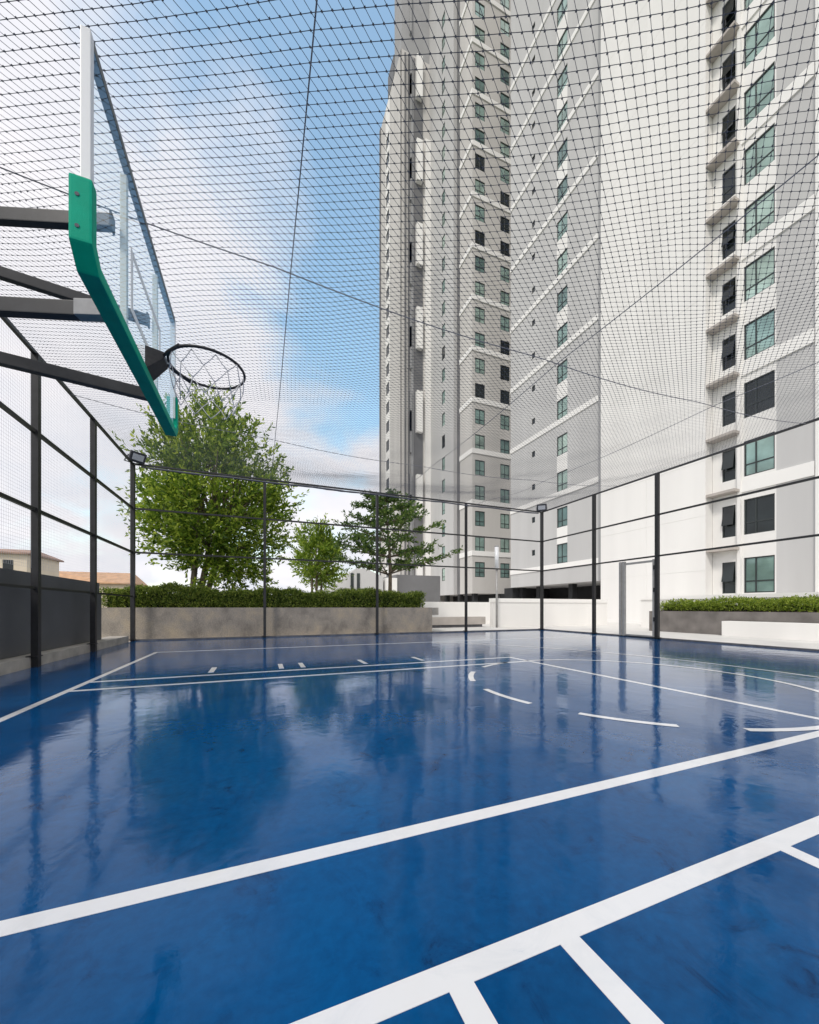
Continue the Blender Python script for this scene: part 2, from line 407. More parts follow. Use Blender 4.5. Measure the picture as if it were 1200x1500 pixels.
# arms from the pole to the uprights
for (p, q, w, h) in (((-.90, 3.02, 3.43), (-2.66, 3.60, 3.43), .05, .085), ((-.90, 3.02, 2.84), (-2.66, 3.58, 2.84), .06, .095),
                     ((-.90, 3.88, 3.40), (-2.66, 3.70, 3.46), .05, .08), ((-.90, 3.90, 2.76), (-2.66, 3.68, 2.80), .06, .09)):
    MB().beam(p, q, w, h).build('arm', M['arm'], hoop, bevel=.006)
MB().beam((-.885, 3.00, 2.84), (-1.10, 3.075, 2.84), .068, .103).build('arm_sleeve', M['bracket'], hoop, bevel=.004)
for v, z in ((3.02, 3.43), (3.02, 2.84), (3.88, 3.40), (3.90, 2.76)):
    MB().box(-.905, -.893, v-.035, v+.035, z-.05, z+.05).build('arm_plate', M['arm'], hoop)
MB().tube([(-2.75, 3.63, 0), (-2.75, 3.63, 3.7)], .1, 14).build('pole', M['arm'], hoop, True)
# rim
RC = Vector((-.395, 3.5, 2.87)); RR = .278
rim = MB().tube([(RC.x+RR*cos(2*pi*i/48), RC.y+RR*sin(2*pi*i/48), RC.z) for i in range(48)], .0105, 8, closed=True).build('rim', M['rim'], hoop, True)
br = MB()
br.add([(BU+.010, 3.40, 2.90), (BU+.010, 3.60, 2.90), (-.69, 3.57, 2.895), (-.69, 3.43, 2.895),
        (BU+.010, 3.40, 2.72), (BU+.010, 3.60, 2.72), (-.69, 3.57, 2.845), (-.69, 3.43, 2.845)],
       [(0,1,2,3),(7,6,5,4),(0,3,7,4),(1,5,6,2),(2,6,7,3),(0,4,5,1)])
br.build('bracket', M['rim'], hoop, bevel=.006)
for s in (-1, 1):
    MB().tube([(-.70, 3.5+s*.05, 2.87), (-.655, 3.5+s*.13, 2.868), (-.56, 3.5+s*.25, 2.865)], .012, 6).build('stay', M['rim'], rim)
nm = MB(); NL = 10
def npt(k, lev):
    rs = (RR-.008, .265, .235, .205, .185, .18); zs = (0, -.10, -.205, -.30, -.39, -.46)
    t = 2*pi*(k+.5*(lev % 2))/NL; wob = .012*sin(k*2.3+lev*1.7)
    return (RC.x+(rs[lev]+wob)*cos(t), RC.y+(rs[lev]+wob)*sin(t), RC.z-.012+zs[lev]+wob*.6)
for lev in range(3):
    for k in range(NL):
        for dk in ((0, -1) if lev % 2 == 0 else (0, 1)):
            a, b = Vector(npt(k, lev)), Vector(npt(k+dk, lev+1)); mid = (a+b)/2+Vector((0,0,-.006))
            nm.tube([a, mid, b], .0036, 5)
nm.build('hoop_net', M['cord'], hoop, True)

# ------------------------------------------------------------------ floodlights on the corner posts
def flood(loc, aim, label):
    t = empty('floodlight', loc, label, 'floodlight', 'floodlights on the fence corners')
    L = Vector(loc); a = Vector((aim[0], aim[1], 0)).normalized(); side = Vector((-a.y, a.x, 0))
    tilt = (a*.80+Vector((0,0,-.45))).normalized(); up = side.cross(tilt)*-1
    if up.z < 0: up = -up
    c = L+a*.20+Vector((0,0,.14))
    b = MB()
    def P(x, y, z): return c+side*x+up*y+tilt*z
    b.add([P(-.17,-.12,-.05),P(.17,-.12,-.05),P(.17,.12,-.05),P(-.17,.12,-.05),P(-.19,-.14,.05),P(.19,-.14,.05),P(.19,.14,.05),P(-.19,.14,.05)],
          [(0,3,2,1),(0,1,5,4),(1,2,6,5),(2,3,7,6),(3,0,4,7),(4,5,6,7)])
    b.build('housing', M['lampbody'], t)
    MB().add([P(-.135,-.075,.053),P(.135,-.075,.053),P(.135,.085,.053),P(-.135,.085,.053)], [(0,1,2,3)]).build('lens', M['lampglass'], t)
    y = MB()
    for s in (-1, 1): y.beam(P(s*.205, 0, 0), L+side*s*.205+Vector((0,0,.02)), .012, .04)
    y.beam(L+side*-.21+Vector((0,0,.02)), L+side*.21+Vector((0,0,.02)), .04, .014)
    y.build('yoke', M['steel'], t)
    MB().tube([L+Vector((0,0,0)), L+Vector((0,0,-.16))+a*.03], .018, 6).build('conduit', M['steel'], t)
flood((CU0, CV1, FT_H+.01), (1, -1.1), 'black floodlight on the left rear fence post, in front of the big tree')
flood((CU1, CV1, FT_H+.01), (-1, -1.1), 'black floodlight on the right rear fence post, in front of the apartment block')

# ------------------------------------------------------------------ left parapet, planters, walls, bench
pp = empty('parapet_wall', (-3.5, 3, 0), 'smooth charcoal parapet wall behind the left fence', 'wall')
MB().box(-3.62, -3.42, -12, 10.8, .16, 1.24).build('lower_wall', M['parapet'], pp)
MB().box(-3.66, -3.46, -12, 10.8, 1.243, 1.47).build('coping', M['parapet'], pp)
MB().box(-3.62, -3.19, -12, 11.9, -.03, .155).build('plinth', M['plinth'], pp)

pl = empty('planter', (1, 14, 0), 'long stained concrete planter behind the rear fence', 'planter')
PU0, PU1, PV0, PV1 = -4.03, 5.86, 12.42, 17.5
pw = MB(); pw.box(PU0, PU1, PV0, PV0+.18, -.03, .90); pw.box(PU0, PU0+.18, PV0+.182, PV1, -.03, .898); pw.box(PU1-.18, PU1, PV0+.182, PV1, -.03, .898)
pw.box(PU0+.182, PU1-.182, PV1-.18, PV1-.002, -.03, .896)
pw.build('planter_wall', M['planter'], pl)
MB().add([(PU1+.003, PV0+.05, .62), (PU1+.55, PV0+.6, .62), (PU1+.55, PV0+2.5, .62), (PU1+.003, PV0+2.5, .62),
          (PU1+.003, PV0+.05, .895), (PU1+.55, PV0+.6, .895), (PU1+.55, PV0+2.5, .895), (PU1+.003, PV0+2.5, .895)],
         [(0,3,2,1),(4,5,6,7),(0,1,5,4),(1,2,6,5),(2,3,7,6),(3,0,4,7)]).build('end_ledge', M['plinth'], pl)
MB().box(PU0+.182, PU1-.182, PV0+.182, PV1-.182, .5, .84).build('soil', M['soil'], pl)

pr = empty('planter', (15.2, 6, 0), 'low dark stone planter on the paving outside the right fence', 'planter')
MB().box(14.5, 16.6, -3, 10.4, -.03, .76).build('planter_wall', M['stone'], pr, bevel=.01)
MB().box(14.66, 16.44, -2.84, 10.24, .755, .79).build('soil', M['soil'], pr)
bx = MB().box(14.02, 14.46, -1, 7.6, -.03, .46).build('bench', M['wall_white'], bevel=.015)
tag(bx, 'low white rendered block bench against the dark stone planter', 'bench')
lw = empty('boundary_wall', (17.5, 5, 0), 'low white wall with coping behind the right hedge', 'wall')
MB().box(17.4, 17.6, -4, 12.9, -.03, 1.27).build('wall_face', M['wall_white'], lw)
MB().box(17.34, 17.66, -4, 12.95, 1.273, 1.42).build('coping', M['band'], lw)
ww = empty('boundary_wall', (14, 15, 0), 'plain white wall beyond the fence corner, below the dark car park opening', 'wall')
MB().box(10.25, 17.6, 15.0, 15.25, -.03, 1.15).build('wall_face', M['wall_white'], ww)
MB().box(10.22, 17.63, 14.96, 15.29, 1.153, 1.34).build('coping', M['band'], ww)
w2 = empty('boundary_wall', (9, 19, 0), 'pale wall set further back, behind the low grey bench', 'wall')
MB().box(5.9, 13.5, 19.0, 19.25, -.03, 1.22).build('wall_face', M['wall_white'], w2)
bn = empty('bench', (8.6, 15.6, 0), 'low taupe bench in front of the white walls, left of the lamp post', 'bench')
MB().box(6.6, 10.1, 15.4, 15.9, .10, .46).build('seat_block', M['ledge'], bn, bevel=.01)
MB().box(6.75, 9.95, 15.46, 15.84, -.03, .0995).build('base', M['kerb'], bn)
lp = empty('lamp_post', (10.25, 14.7, -.03), 'slim lamp post topped by a tall white cylinder', 'lamp post')
MB().tube([(10.25, 14.7, -.03), (10.25, 14.7, 2.66)], .05, 10).build('pole', M['jamb'], lp, True)
MB().tube([(10.25, 14.7, 2.66), (10.25, 14.7, 3.72)], .095, 16).build('lamp_head', M['lampglass'], lp, True)
MB().tube([(10.25, 14.7, 3.722), (10.25, 14.7, 3.77)], .10, 16).build('cap', M['jamb'], lp, True)

# ------------------------------------------------------------------ plants
def leaf(mb, p, d, size, wid=.42):
    d = d.normalized(); r = Vector((random.uniform(-1,1), random.uniform(-1,1), random.uniform(-1,1)))
    s = d.cross(r)
    if s.length < .05: return
    s.normalize(); up = s.cross(d)
    q = p+d*size
    mid = p+d*size*.5+up*size*.08*random.uniform(-1, 1)
    mb.add([p, mid+s*size*wid*.5, q-up*size*.05, mid-s*size*wid*.5], [(0,1,2,3)])
def rv(s=1.0): return Vector((random.gauss(0,s), random.gauss(0,s), random.gauss(0,s)))
def shoot(mb, p, d, ln, nleaf, size, spread=.9):
    for i in range(nleaf):
        t = (i+random.random())/nleaf
        leaf(mb, p+d*ln*t+rv(.015), d*.7+rv(.5)*spread, size*random.uniform(.7, 1.25))
def hedge(name, u0, u1, v0, v1, z0, z1, label, m, n, size):
    t = empty(name, ((u0+u1)/2, (v0+v1)/2, z0), label, 'hedge')
    MB().box(u0+.1, u1-.1, v0+.12, v1-.12, z0, z1-.07).build('stems', M['hedge_core'], t)  # solid near-black core standing in for the dark hedge interior
    mb = MB()
    for i in range(n):
        u, v = random.uniform(u0, u1), random.uniform(v0, v1)
        h = z1 + .07*sin(u*2.1+v)+.05*sin(v*3.7+u*.7)+.04*sin(u*7.3)
        c = random.random()
        if c < .5: z = h-abs(random.gauss(0, .07))
        else:
            z = random.uniform(z0, h)
            if u1-u0 > v1-v0: v = v0+abs(random.gauss(0, .07)) if random.random() < .75 else v1-abs(random.gauss(0,.07))
            else: u = u0+abs(random.gauss(0, .07)) if random.random() < .75 else u1-abs(random.gauss(0,.07))
        p = Vector((u, v, z)); shoot(mb, p, Vector((random.gauss(0,.5), random.gauss(0,.5)-.2, .9)).normalized(), .10, 4, size)
    mb.build('foliage', m, t)
hedge('hedge', PU0+.05, PU1-.25, PV0+.12, PV0+1.35, .84, 1.38, 'clipped dark green hedge filling the long concrete planter', M['leaf_hedge'], 13000, .068)
hedge('hedge', 14.62, 16.3, -2.8, 10.1, .76, 1.05, 'low lime green hedge in the dark stone planter', M['leaf_hedge2'], 9000, .075)

def limb(mb, a, b, r0, r1, sag=.15, n=6):
    a, b = Vector(a), Vector(b); k = rv(.12)*(b-a).length*.5; k.z = abs(k.z)*.3
    pts = [a.lerp(b, i/n)+k*sin(pi*i/n)*sag*4 for i in range(n+1)]
    mb.tube(pts, [r0+(r1-r0)*i/n for i in range(n+1)], 7); return pts

def bushy_tree(loc, c, rad, nclump, per, size, label, m, stems, cat='tree', rc=(.5,.95)):
    t = empty('broadleaf_tree', loc, label, cat); L = Vector(loc); C = Vector(c)
    tr = MB(); cr = MB(); ends = []
    for i in range(stems):
        a = 2*pi*i/stems+.4; b = L+Vector((cos(a), sin(a), 0))*.22
        top = Vector((C.x+cos(a)*rad[0]*.25, C.y+sin(a)*rad[1]*.25, C.z-rad[2]*.2))
        p = limb(tr, b, top, .085, .045, .1); ends += p[3:]
    cl = []
    for i in range(nclump):
        for _ in range(40):
            q = rv(1).normalized()*random.uniform(.42, 1.0)
            p = Vector((C.x+q.x*rad[0], C.y+q.y*rad[1], C.z+q.z*rad[2]))
            if all((p-o).length > .42*min(rad)/3*1.3 for o in cl): break
        cl.append(p)
        e = min(ends, key=lambda k: (k-p).length + max(0, k.z-p.z)); limb(tr, e, p, .032, .010, .12, 4)
    for p in cl:
        out = Vector(((p.x-C.x)/rad[0], (p.y-C.y)/rad[1], (p.z-C.z)/rad[2])); cr_ = random.uniform(*rc)*min(rad)/3
        n = int(per*random.uniform(.6, 1.3))
        for j in range(n):
            o = rv(.5)*cr_; o.z *= .75
            d = (out*.8+Vector((0,0,.55))+rv(.35)+o*.5).normalized()
            shoot(cr, p+o, d, random.uniform(.3, .7), 12, size)
    tr.build('trunk', M['bark'], t, True); cr.build('crown', m, t)
    return t
bushy_tree((-2.05, 15.0, .84), (-1.45, 15.0, 4.65), (2.35, 2.2, 3.1), 160, 20, .165,
           'big bushy broadleaf tree with several trunks rising from the planter behind the floodlight', M['leaf_big'], 6)
bushy_tree((2.75, 20.0, -.03), (2.75, 20.0, 3.4), (1.0, 1.2, 1.75), 44, 22, .17,
           'small bright green tree further back, between the two larger trees', M['leaf_small'], 3, rc=(.8, 1.3))

tt = empty('tiered_tree', (5.3, 15.6, .84), 'dark tree with flat layered branches, in front of the far apartment tower', 'tree')
tr = MB(); cr = MB(); B = Vector((5.3, 15.6, .84)); RX = 1.22
top = Vector((5.05, 15.6, 5.6)); tp = limb(tr, B, top, .10, .03, .06, 8)
for lv_, (z, rr, nb) in enumerate(((2.35, 2.25, 8), (3.1, 2.2, 8), (3.8, 1.75, 7), (4.5, 1.25, 6), (5.05, .85, 5), (5.5, .5, 4))):
    c = Vector((5.22-.04*lv_, 15.6, z))
    for j in range(nb):
        a = 2*pi*(j+random.uniform(-.25,.25))/nb+lv_*.7; ln = rr*RX*random.uniform(.7, 1.12)
        e = c+Vector((cos(a)*ln, sin(a)*ln, ln*random.uniform(.12, .34)))
        pts = limb(tr, c, e, .035, .008, .05, 5)
        for k in range(34):
            s = random.uniform(.25, 1.05); q = c.lerp(e, s)+Vector((random.gauss(0,.16), random.gauss(0,.16), random.gauss(.04,.05)))*(.6+s*.6)
            shoot(cr, q, Vector((cos(a)+random.gauss(0,.7), sin(a)+random.gauss(0,.7), .35)).normalized(), .22, 9, .15)
tr.build('trunk', M['bark'], tt, True); cr.build('crown', M['leaf_tier'], tt)

# ------------------------------------------------------------------ apartment towers
FH = 2.88
def facade(mb, axis, plane, a0, a1, z0, z1, ops, depth=.14, mf=None, acuts=(), zcuts=()):
    A = sorted({a0, a1, *acuts, *[o[0] for o in ops], *[o[1] for o in ops]}); Zs = sorted({z0, z1, *zcuts, *[o[2] for o in ops], *[o[3] for o in ops]})
    A = [a for a in A if a0 <= a <= a1]; Zs = [z for z in Zs if z0 <= z <= z1]
    def P(a, z, d): return (plane+d, a, z) if axis == 'u' else (a, plane+d, z)
    for i in range(len(A)-1):
        am = (A[i]+A[i+1])/2
        for j in range(len(Zs)-1):
            zm = (Zs[j]+Zs[j+1])/2
            if any(o[0] < am < o[1] and o[2] < zm < o[3] for o in ops): continue
            mb.quad(P(A[i],Zs[j],0), P(A[i+1],Zs[j],0), P(A[i+1],Zs[j+1],0), P(A[i],Zs[j+1],0), mf(am, zm) if mf else 0)
    for o in ops:
        for (p, q) in (((o[0],o[2]),(o[1],o[2])), ((o[1],o[2]),(o[1],o[3])), ((o[1],o[3]),(o[0],o[3])), ((o[0],o[3]),(o[0],o[2]))):
            mb.quad(P(*p, 0), P(*q, 0), P(*q, depth), P(*p, depth), 0)
def window_mesh(axis, w, h, cols, rows, root, pos, pm, t=.05, awning=None):
    """frame part with its glass as sub-part, local origin at the lower corner of the opening"""
    fr_, pn = MB(), MB()
    def bar(a0, a1, z0, z1, d0, d1, mb):
        if axis == 'u': mb.box(d0, d1, a0, a1, z0, z1)
        else: mb.box(a0, a1, d0, d1, z0, z1)
    bar(0, w, 0, t, .05, .12, fr_); bar(0, w, h-t, h, .05, .12, fr_)
    bar(0, t, t, h-t, .05, .12, fr_); bar(w-t, w, t, h-t, .05, .12, fr_)
    for c in cols: bar(c-t/2, c+t/2, t, h-t, .055, .115, fr_)
    xs = [0, *cols, w]
    for (r, k) in rows: bar(xs[k]+t*.7, xs[k+1]-t*.7, r-t/2, r+t/2, .06, .11, fr_)
    bar(t*.5, w-t*.5, t*.5, h-t*.5, .085, .10, pn)
    f = fr_.build('window', M['wframe']); f.parent = root; f.location = Vector(pos)-ORG[root.name]
    p = pn.build('pane', pm); p.parent = f
    if awning:
        z0, z1, out = awning; sa = MB()
        sa.add([(x, a, z) for a in (t, w-t) for x, z in ((.045, z1), (.045-out, z0), (.075-out, z0), (.075, z1))], [(0,1,2,3),(7,6,5,4),(0,4,5,1),(1,5,6,2),(2,6,7,3),(3,7,4,0)])
        q = sa.build('sash', M['pane_dark']); q.parent = f
    return f, p
def window_copies(f, p, root, poss, alt=None):
    for i, q in enumerate(poss):
        c = link_copy(f, root, Vector(q)-ORG[root.name]); d = link_copy(p, c)
        for e in f.children:
            if e is not p and e.name.startswith('sash') and i % 4 != 2: link_copy(e, c)
        if alt and alt(i):
            me = ALT.get(d.data.name)
            if me is None:
                me = d.data.copy(); me.materials.clear(); me.materials.append(M['pane_dark']); ALT[d.data.name] = me
            d.data = me
ALT = {}
def row_windows(axis, plane, a, w, h, cols, rows, zs, root, pm, alt=None, t=.05, awning=None):
    P = [(plane, a, z) if axis == 'u' else (a, plane, z) for z in zs]
    f, p = window_mesh(axis, w, h, cols, rows, root, P[0], pm, t, awning); window_copies(f, p, root, P[1:], alt)

T1U = 22.3; HT = 80
t1 = empty('apartment_tower', (24, 14, 0), 'near white and grey apartment tower on the right with a blank white wall panel', 'apartment building')
ks = range(12)
opA = [(11.47, 12.06, 1.62+FH*k, 3.22+FH*k) for k in ks]; opB = [(9.92, 11.12, 1.62+FH*k, 3.36+FH*k) for k in ks]
w1 = MB()
facade(w1, 'u', T1U, -12, 12.5, -.03, HT, opA+opB, mf=lambda a, z: 1 if 9.86 < a < 12.5 else 0, acuts=(9.86,))
w1.box(T1U+.15, 36, -12, 12.5, -.03, HT)
w1.build('wall', [M['wall_grey'], M['wall_white']], t1)
bp_ = MB(); bp_.box(21.715, 30, 12.51, 18.99, -.03, HT-.01)
for k in range(28): bp_.box(21.7, 21.72, 12.5, 15.74, -.03+FH*k, -.03+FH*k+FH-.016); bp_.box(21.7, 21.72, 15.752, 19.0, -.03+FH*k, -.03+FH*k+FH-.016)
bp_.build('blank_panel', M['wall_white'], t1)
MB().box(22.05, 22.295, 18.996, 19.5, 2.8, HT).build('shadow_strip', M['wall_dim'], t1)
kz = range(18)
opC = [(22.6, 23.72, 4.43+FH*k, 5.98+FH*k) for k in kz]; opD = [(26.3, 26.72, 5.45+FH*k, 5.95+FH*k) for k in kz]
w3 = MB()
def mf3(a, z):
    if 22.6 < a < 23.72:
        k = (z-4.43)/FH
        if k > 0 and int(k) % 2 == 0 and k-int(k) > .55: return 1
    return 0
facade(w3, 'u', T1U, 19.0, 29.7, 2.8, HT, opC+opD, mf=mf3)
w3.box(T1U+.15, 36, 19.003, 29.7, 2.8, HT-.01)
w3.quad((T1U, 29.7, 2.8), (T1U+.15, 29.7, 2.8), (T1U+.15, 29.7, HT), (T1U, 29.7, HT))
w3.quad((T1U, 19, 2.8), (T1U+.15, 19, 2.8), (T1U+.15, 29.7, 2.8), (T1U, 29.7, 2.8))
w3.build('wall', [M['wall_grey'], M['wall_white']], t1)
row_windows('u', T1U, 9.92, 1.2, 1.74, [.74], [(.58, 0), (.58, 1)], [o[2] for o in opB], t1, M['pane'], lambda i: i in (0, 2), .055)
row_windows('u', T1U, 11.47, .59, 1.6, [], [(.55, 0)], [o[2] for o in opA], t1, M['pane_dark'], None, .05, (.6, 1.54, .22))
row_windows('u', T1U, 22.6, 1.12, 1.55, [.62], [(.5, 0), (.5, 1)], [o[2] for o in opC], t1, M['pane'], None, .06)
row_windows('u', T1U, 26.3, .42, .5, [], [], [o[2] for o in opD], t1, M['pane_dark'], None, .04)
for k in range(9):
    z = 4.02+2*FH*k; MB().box(T1U-.07, T1U-.002, 19.51, 29.7, z, z+.40).build('band', M['band'], t1)
for k in range(6):
    z = 6.62+2*FH*k; MB().box(T1U-.07, T1U-.002, 8.55, 11.2, z-.0, z+.62).build('band', M['band'], t1)
    MB().box(T1U-.07, T1U-.002, -12, 8.0, z+.9, z+1.5).build('band', M['band'], t1)
MB().box(T1U-.12, T1U-.003, 8.0, 8.5, -.03, HT).build('pier', M['band'], t1)
for k in range(11):
    z = 3.78+FH*k; MB().box(21.72, T1U-.002, 11.22, 12.495, z, z+.13).build('ledge', M['ledge'], t1)
MB().box(T1U-.16, T1U-.003, 11.19, 11.33, -.03, HT).build('downpipe_casing', M['wall_white'], t1)
cp = MB()
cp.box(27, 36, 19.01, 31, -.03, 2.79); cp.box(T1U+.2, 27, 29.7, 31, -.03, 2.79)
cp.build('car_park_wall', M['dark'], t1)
for v in (19.35, 23.2, 27.0, 29.4): MB().box(T1U+.9, T1U+1.4, v-.2, v+.2, -.03, 2.795).build('column', M['dark'], t1)

T2U = 22.2; T2V = 36.5
t2 = empty('apartment_tower', (25, 46, 0), 'far stepped grey apartment tower in the centre with louvred strips and stacked white boxes', 'apartment building')
kk = range(24)
op1 = [(22.55, 23.85, 4.35+FH*k, 6.05+FH*k) for k in kk]; op2 = [(25.95, 27.25, 4.35+FH*k, 6.05+FH*k) for k in kk]
w4 = MB(); H2 = 97
facade(w4, 'v', T2V, T2U, 34, 2.5, H2, op1+op2, mf=lambda a, z: 0)
w4.box(T2U+.001, 34, T2V+.15, 39.3, 2.5, H2-.01)
w4.quad((T2U, T2V, 2.5), (T2U, T2V+.16, 2.5), (T2U, T2V+.16, H2), (T2U, T2V, H2))
w4.quad((T2U, T2V, 2.5), (34, T2V, 2.5), (34, T2V+.15, 2.5), (T2U, T2V+.15, 2.5))
w4.build('wall', M['wall_warm'], t2)
row_windows('v', T2V, 22.55, 1.3, 1.7, [.65], [(.55, 0), (.55, 1)], [o[2] for o in op1], t2, M['pane'], lambda i: i in (6, 12, 15), .07)
row_windows('v', T2V, 25.95, 1.3, 1.7, [.65], [(.55, 0), (.55, 1)], [o[2] for o in op2], t2, M['pane'], lambda i: i in (6, 7, 8, 12, 13, 14), .07)
for k in range(12):
    z = 6.75+2*FH*k
    b = MB(); b.box(T2U-.09, 34, T2V-.09, T2V-.002, z, z+.55); b.box(T2U-.09, T2U-.002, T2V-.001, 39.3, z+.001, z+.549)
    b.build('band', M['band'], t2)
MB().box(T2U+.5, 34, 39.3, 40.9, 2.5, H2-.02).build('recess', M['wall_dark'], t2)
kw = range(26)
op3 = [(43.2, 44.1, 4.35+FH*k, 6.0+FH*k) for k in kw]
w5 = MB(); facade(w5, 'u', T2U, 40.9, 48.0, 2.5, H2, op3, mf=lambda a, z: 0)
w5.box(T2U+.15, 34, 40.9, 48.0, 2.5, H2-.01)
w5.quad((T2U, 40.9, 2.5), (T2U+.15, 40.9, 2.5), (T2U+.15, 40.9, H2), (T2U, 40.9, H2))
w5.build('wall', M['wall_grey'], t2)
row_windows('u', T2U, 43.2, .9, 1.65, [], [(.55, 0)], [o[2] for o in op3], t2, M['pane'], lambda i: i in (5, 9), .07)
# projecting wing
W3 = 18.0; WV0, WV1 = 48.0, 57.7; HW = 77.3
op4 = [(53.2, 54.6, 4.35+FH*k, 6.0+FH*k) for k in range(24)]
w6 = MB(); facade(w6, 'u', W3, WV0, WV1, -.03, HW, op4, mf=lambda a, z: 1 if 52.9 < a < 54.9 else 0, acuts=(52.9, 54.9))
w6.box(W3+.15, 34, WV0+.3, WV1, -.03, HW-.01)
w6.box(W3, 22.8, WV0, WV0+.298, -.03, HW-.02)
w6.build('wall', [M['wall_warm'], M['wall_white']], t2)
row_windows('u', W3, 53.2, 1.4, 1.65, [.7], [(.55, 0)], [o[2] for o in op4], t2, M['pane_dark'], None, .08)
MB().box(W3+.05, 30, WV0+.02, 50.9, HW, H2-1).build('upper_block', M['wall_dim'], t2)
MB().box(W3-.05, 21, 51.0, 53.6, HW, HW+3.2).build('roof_plant_box', M['wall_dark'], t2)
MB().box(W3-.12, W3-.002, WV1-.5, WV1+.03, -.03, HW).build('corner_strip', M['wall_dark'], t2)
for (a0, a1, m, pr_) in ((18.45, 18.62, 'wall_dark', .06), (18.95, 19.12, 'wall_dark', .10), (19.35, 19.75, 'wall_dim', .05), (19.8, 21.15, 'wall_dark', .02)):
    MB().box(a0, a1, WV0-pr_-.1, WV0-.002, -.03, HW-.5).build('louvre_strip', M[m], t2)
for k in range(14):
    z = 2.0+2*FH*k
    if k % 2 == 0: MB().box(20.05, 20.9, WV0-.7, WV0-.13, z, z+2*FH-.1).build('stacked_box', M['band'], t2)
    MB().box(19.2, 19.34, WV0-.45, WV0-.003, z+(FH if k % 2 else 0), z+(FH if k % 2 else 0)+2*FH-.05).build('fin', M['wall_dim'], t2)
MB().box(21.4, 22.195, WV0-.5, WV0-.002, -.03, 66).build('edge_pier', M['wall_white'], t2)
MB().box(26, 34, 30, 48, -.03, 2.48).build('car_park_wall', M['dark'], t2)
for v in (37.2, 40.5, 44, 47.4): MB().box(T2U+.5, T2U+1, v-.25, v+.25, -.03, 2.495).build('column', M['dark'], t2)
for u in (26,): MB().box(u-.25, u+.25, T2V+.2, T2V+.7, -.03, 2.495).build('column', M['wall_dark'], t2)

# ------------------------------------------------------------------ pavilion and houses outside
pv = empty('pavilion', (7.5, 30, 0), 'small grey pitched roof pavilion half hidden by the layered tree', 'pavilion')
gb = MB()
def prism(mb, pts, v0, v1, mi=0):
    k = len(pts); mb.add([(u, v, z) for v in (v0, v1) for u, z in pts], [tuple(range(k)), tuple(range(2*k-1, k-1, -1))]+[(i, i+k, (i+1) % k+k, (i+1) % k) for i in range(k)], mi)
prism(gb, [(5.1, 0), (9.3, 0), (9.3, 3.4), (7.9, 4.0), (7.1, 4.0), (5.1, 2.4)], 29, 34)
gb.build('wall', M['wall_grey'], pv)
for u in (6.75, 7.25): MB().box(u-.12, u+.12, 28.95, 28.998, 1.9, 3.6).build('window', M['pane_dark'], pv)
MB().box(5.0, 7.9, 28.2, 28.94, 1.25, 1.55).build('canopy', M['wall_dark'], pv)
MB().box(9.5, 10.4, 28.7, 34, 0, 3.3).build('side_wall', M['wall_white'], pv)
MB().box(10.41, 14.4, 28.9, 34, 0, 3.6).build('annex', M['wall_dark'], pv)
def house(name, loc, w, d, hw, hr, label, roof, grp=None):
    t = empty(name, loc, label, 'house', grp); x, y, z = loc
    MB().box(x-w/2, x+w/2, y-d/2, y+d/2, z, z+hw).build('wall', M['house'], t)
    r = MB(); a, b = x-w/2-.5, x+w/2+.5; c, e = y-d/2-.5, y+d/2+.5
    h0, h1 = z+hw+.002, z+hw+hr
    r.add([(a,c,h0),(b,c,h0),(b,e,h0),(a,e,h0),(a+1.5,y,h1),(b-1.5,y,h1),(a,c,h0+.25),(b,c,h0+.25),(b,e,h0+.25),(a,e,h0+.25)],
          [(0,3,2,1),(0,1,7,6),(1,2,8,7),(2,3,9,8),(3,0,6,9),(6,7,5,4),(7,8,5),(8,9,4,5),(9,6,4)])
    r.build('roof', M[roof], t)
    for k in range(3):
        xx = x-w/2+w*(k+.5)/3; MB().box(xx-.6, xx+.6, y-d/2-.04, y-d/2-.003, z+hw-2.4, z+hw-.9).build('window', M['pane_dark'], t)
def W(px, Y): return (.9285*(px-600)/550*Y+.3714*Y, -.3714*(px-600)/550*Y+.9285*Y)
house('house', (-32.3, 96, -3), 17, 8, 8.6, 2.6, 'distant house with a wide orange tiled roof, seen above the parapet', 'roof_tile')
house('house', (-39.5, 80, -3), 13, 10, 12.0, 1.3, 'distant cream house with a flat brown roof, at the left edge', 'brown_roof')

# ------------------------------------------------------------------ sky, sun, camera
w = bpy.data.worlds.new('World'); S.world = w; w.use_nodes = True
nt = w.node_tree; L = nt.links.new; bg = nt.nodes['Background']
SUN_EL, sd = R(47), Vector((-.62, -.60, 0)).normalized()
sunv = Vector((sd.x*cos(SUN_EL), sd.y*cos(SUN_EL), sin(SUN_EL)))
sky = nt.nodes.new('ShaderNodeTexSky'); sky.sky_type = 'NISHITA'; sky.sun_disc = False
sky.sun_elevation = SUN_EL; sky.sun_rotation = math.atan2(sd.x, sd.y); sky.air_density = 1.2; sky.dust_density = 1.5; sky.ozone_density = 1.5
tc = nt.nodes.new('ShaderNodeTexCoord')
sep = nt.nodes.new('ShaderNodeSeparateXYZ'); L(tc.outputs['Generated'], sep.inputs[0])
def math_(op, a, b=None, c=None):
    n = nt.nodes.new('ShaderNodeMath'); n.operation = op
    for i, x in enumerate((a, b, c)):
        if x is None: continue
        if hasattr(x, 'links'): L(x, n.inputs[i])
        else: n.inputs[i].default_value = x
    return n.outputs[0]
zc = math_('MAXIMUM', sep.outputs[2], 0.0); dz = math_('ADD', zc, .32)
cx = math_('DIVIDE', sep.outputs[0], dz); cy = math_('DIVIDE', sep.outputs[1], dz)
cmb = nt.nodes.new('ShaderNodeCombineXYZ'); L(cx, cmb.inputs[0]); L(cy, cmb.inputs[1])
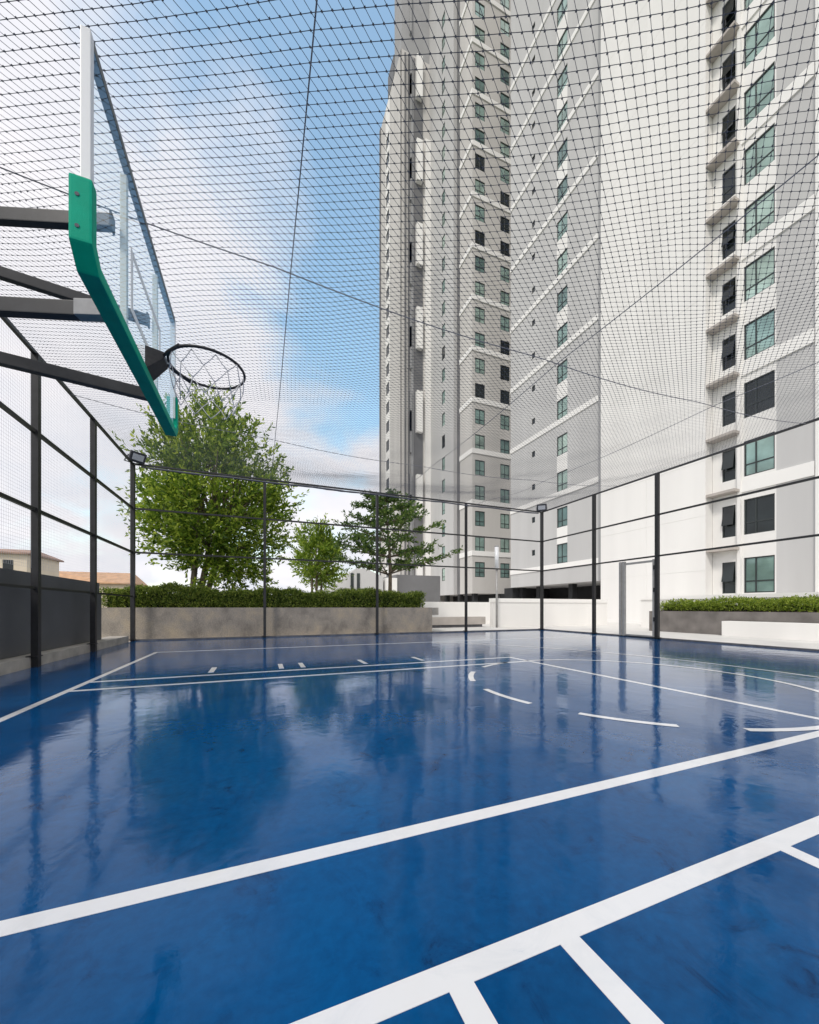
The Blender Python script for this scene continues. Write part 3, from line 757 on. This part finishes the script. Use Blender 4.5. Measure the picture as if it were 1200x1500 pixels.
nz = nt.nodes.new('ShaderNodeTexNoise'); nz.inputs['Scale'].default_value = 2.6; nz.inputs['Detail'].default_value = 9; nz.inputs['Roughness'].default_value = .56
nz.inputs['Distortion'].default_value = .35
L(cmb.outputs[0], nz.inputs['Vector'])
def blob(px, py, lo, hi):
    X, Y, Zz = (px-600)/550, 1, (890-py)/550
    d = Vector((.9285*X+.3714*Y, -.3714*X+.9285*Y, Zz)).normalized()
    vm = nt.nodes.new('ShaderNodeVectorMath'); vm.operation = 'DOT_PRODUCT'; L(tc.outputs['Generated'], vm.inputs[0]); vm.inputs[1].default_value = d
    mr = nt.nodes.new('ShaderNodeMapRange'); mr.interpolation_type = 'SMOOTHSTEP'; L(vm.outputs['Value'], mr.inputs[0])
    mr.inputs[1].default_value = cos(R(hi)); mr.inputs[2].default_value = cos(R(lo)); return mr.outputs[0]
clear = math_('MAXIMUM', blob(455, 110, 5, 25), math_('MULTIPLY', blob(500, 500, 2, 15), .68))
f = math_('ADD', nz.outputs['Fac'], .15)
f = math_('SUBTRACT', f, math_('MULTIPLY', clear, .40))
f = math_('ADD', f, math_('MULTIPLY', blob(60, 260, 6, 27), .20))
f = math_('ADD', f, math_('MULTIPLY', blob(415, 300, 1, 9), .10))
rm = nt.nodes.new('ShaderNodeMapRange'); rm.interpolation_type = 'SMOOTHSTEP'; L(f, rm.inputs[0])
rm.inputs[1].default_value = .36; rm.inputs[2].default_value = .65
skm = nt.nodes.new('ShaderNodeMix'); skm.data_type = 'RGBA'; skm.blend_type = 'MULTIPLY'; skm.inputs[0].default_value = 1
L(sky.outputs[0], skm.inputs[6]); skm.inputs[7].default_value = (4.2, 4.35, 3.7, 1)
cl = nt.nodes.new('ShaderNodeMix'); cl.data_type = 'RGBA'; L(rm.outputs[0], cl.inputs[0]); L(skm.outputs[2], cl.inputs[6])
n2 = nt.nodes.new('ShaderNodeTexNoise'); n2.inputs['Scale'].default_value = 3.2; n2.inputs['Detail'].default_value = 7; L(cmb.outputs[0], n2.inputs['Vector'])
cr_ = nt.nodes.new('ShaderNodeValToRGB'); e = cr_.color_ramp.elements
e[0].position = .3; e[0].color = (10.2, 10.6, 11.6, 1); e[1].position = .65; e[1].color = (12.6, 12.3, 12.7, 1)
L(n2.outputs['Fac'], cr_.inputs[0]); L(cr_.outputs[0], cl.inputs[7])
L(cl.outputs[2], bg.inputs[0]); bg.inputs[1].default_value = .10
sl = bpy.data.lights.new('sun', 'SUN'); sl.energy = 2.3; sl.angle = R(10); sl.color = (1, .945, .87)
so = bpy.data.objects.new('sun', sl); COL.objects.link(so); so.rotation_euler = (-sunv).to_track_quat('-Z', 'Y').to_euler(); so.location = sunv*60

cam = bpy.data.cameras.new('camera'); co = bpy.data.objects.new('camera', cam); COL.objects.link(co)
cam.sensor_fit = 'HORIZONTAL'; cam.sensor_width = 36; cam.lens = 36*550/1200; cam.shift_y = 140/1200
cam.clip_start = .02; cam.clip_end = 5000
co.location = (0, 0, EYE); co.rotation_euler = (R(90), 0, -math.atan2(.3714, .9285))
S.camera = co
S.view_settings.view_transform = 'Standard'; S.view_settings.look = 'None'; S.view_settings.exposure = -.3; S.view_settings.gamma = 1
S.cycles.max_bounces = 8; S.cycles.transparent_max_bounces = 16
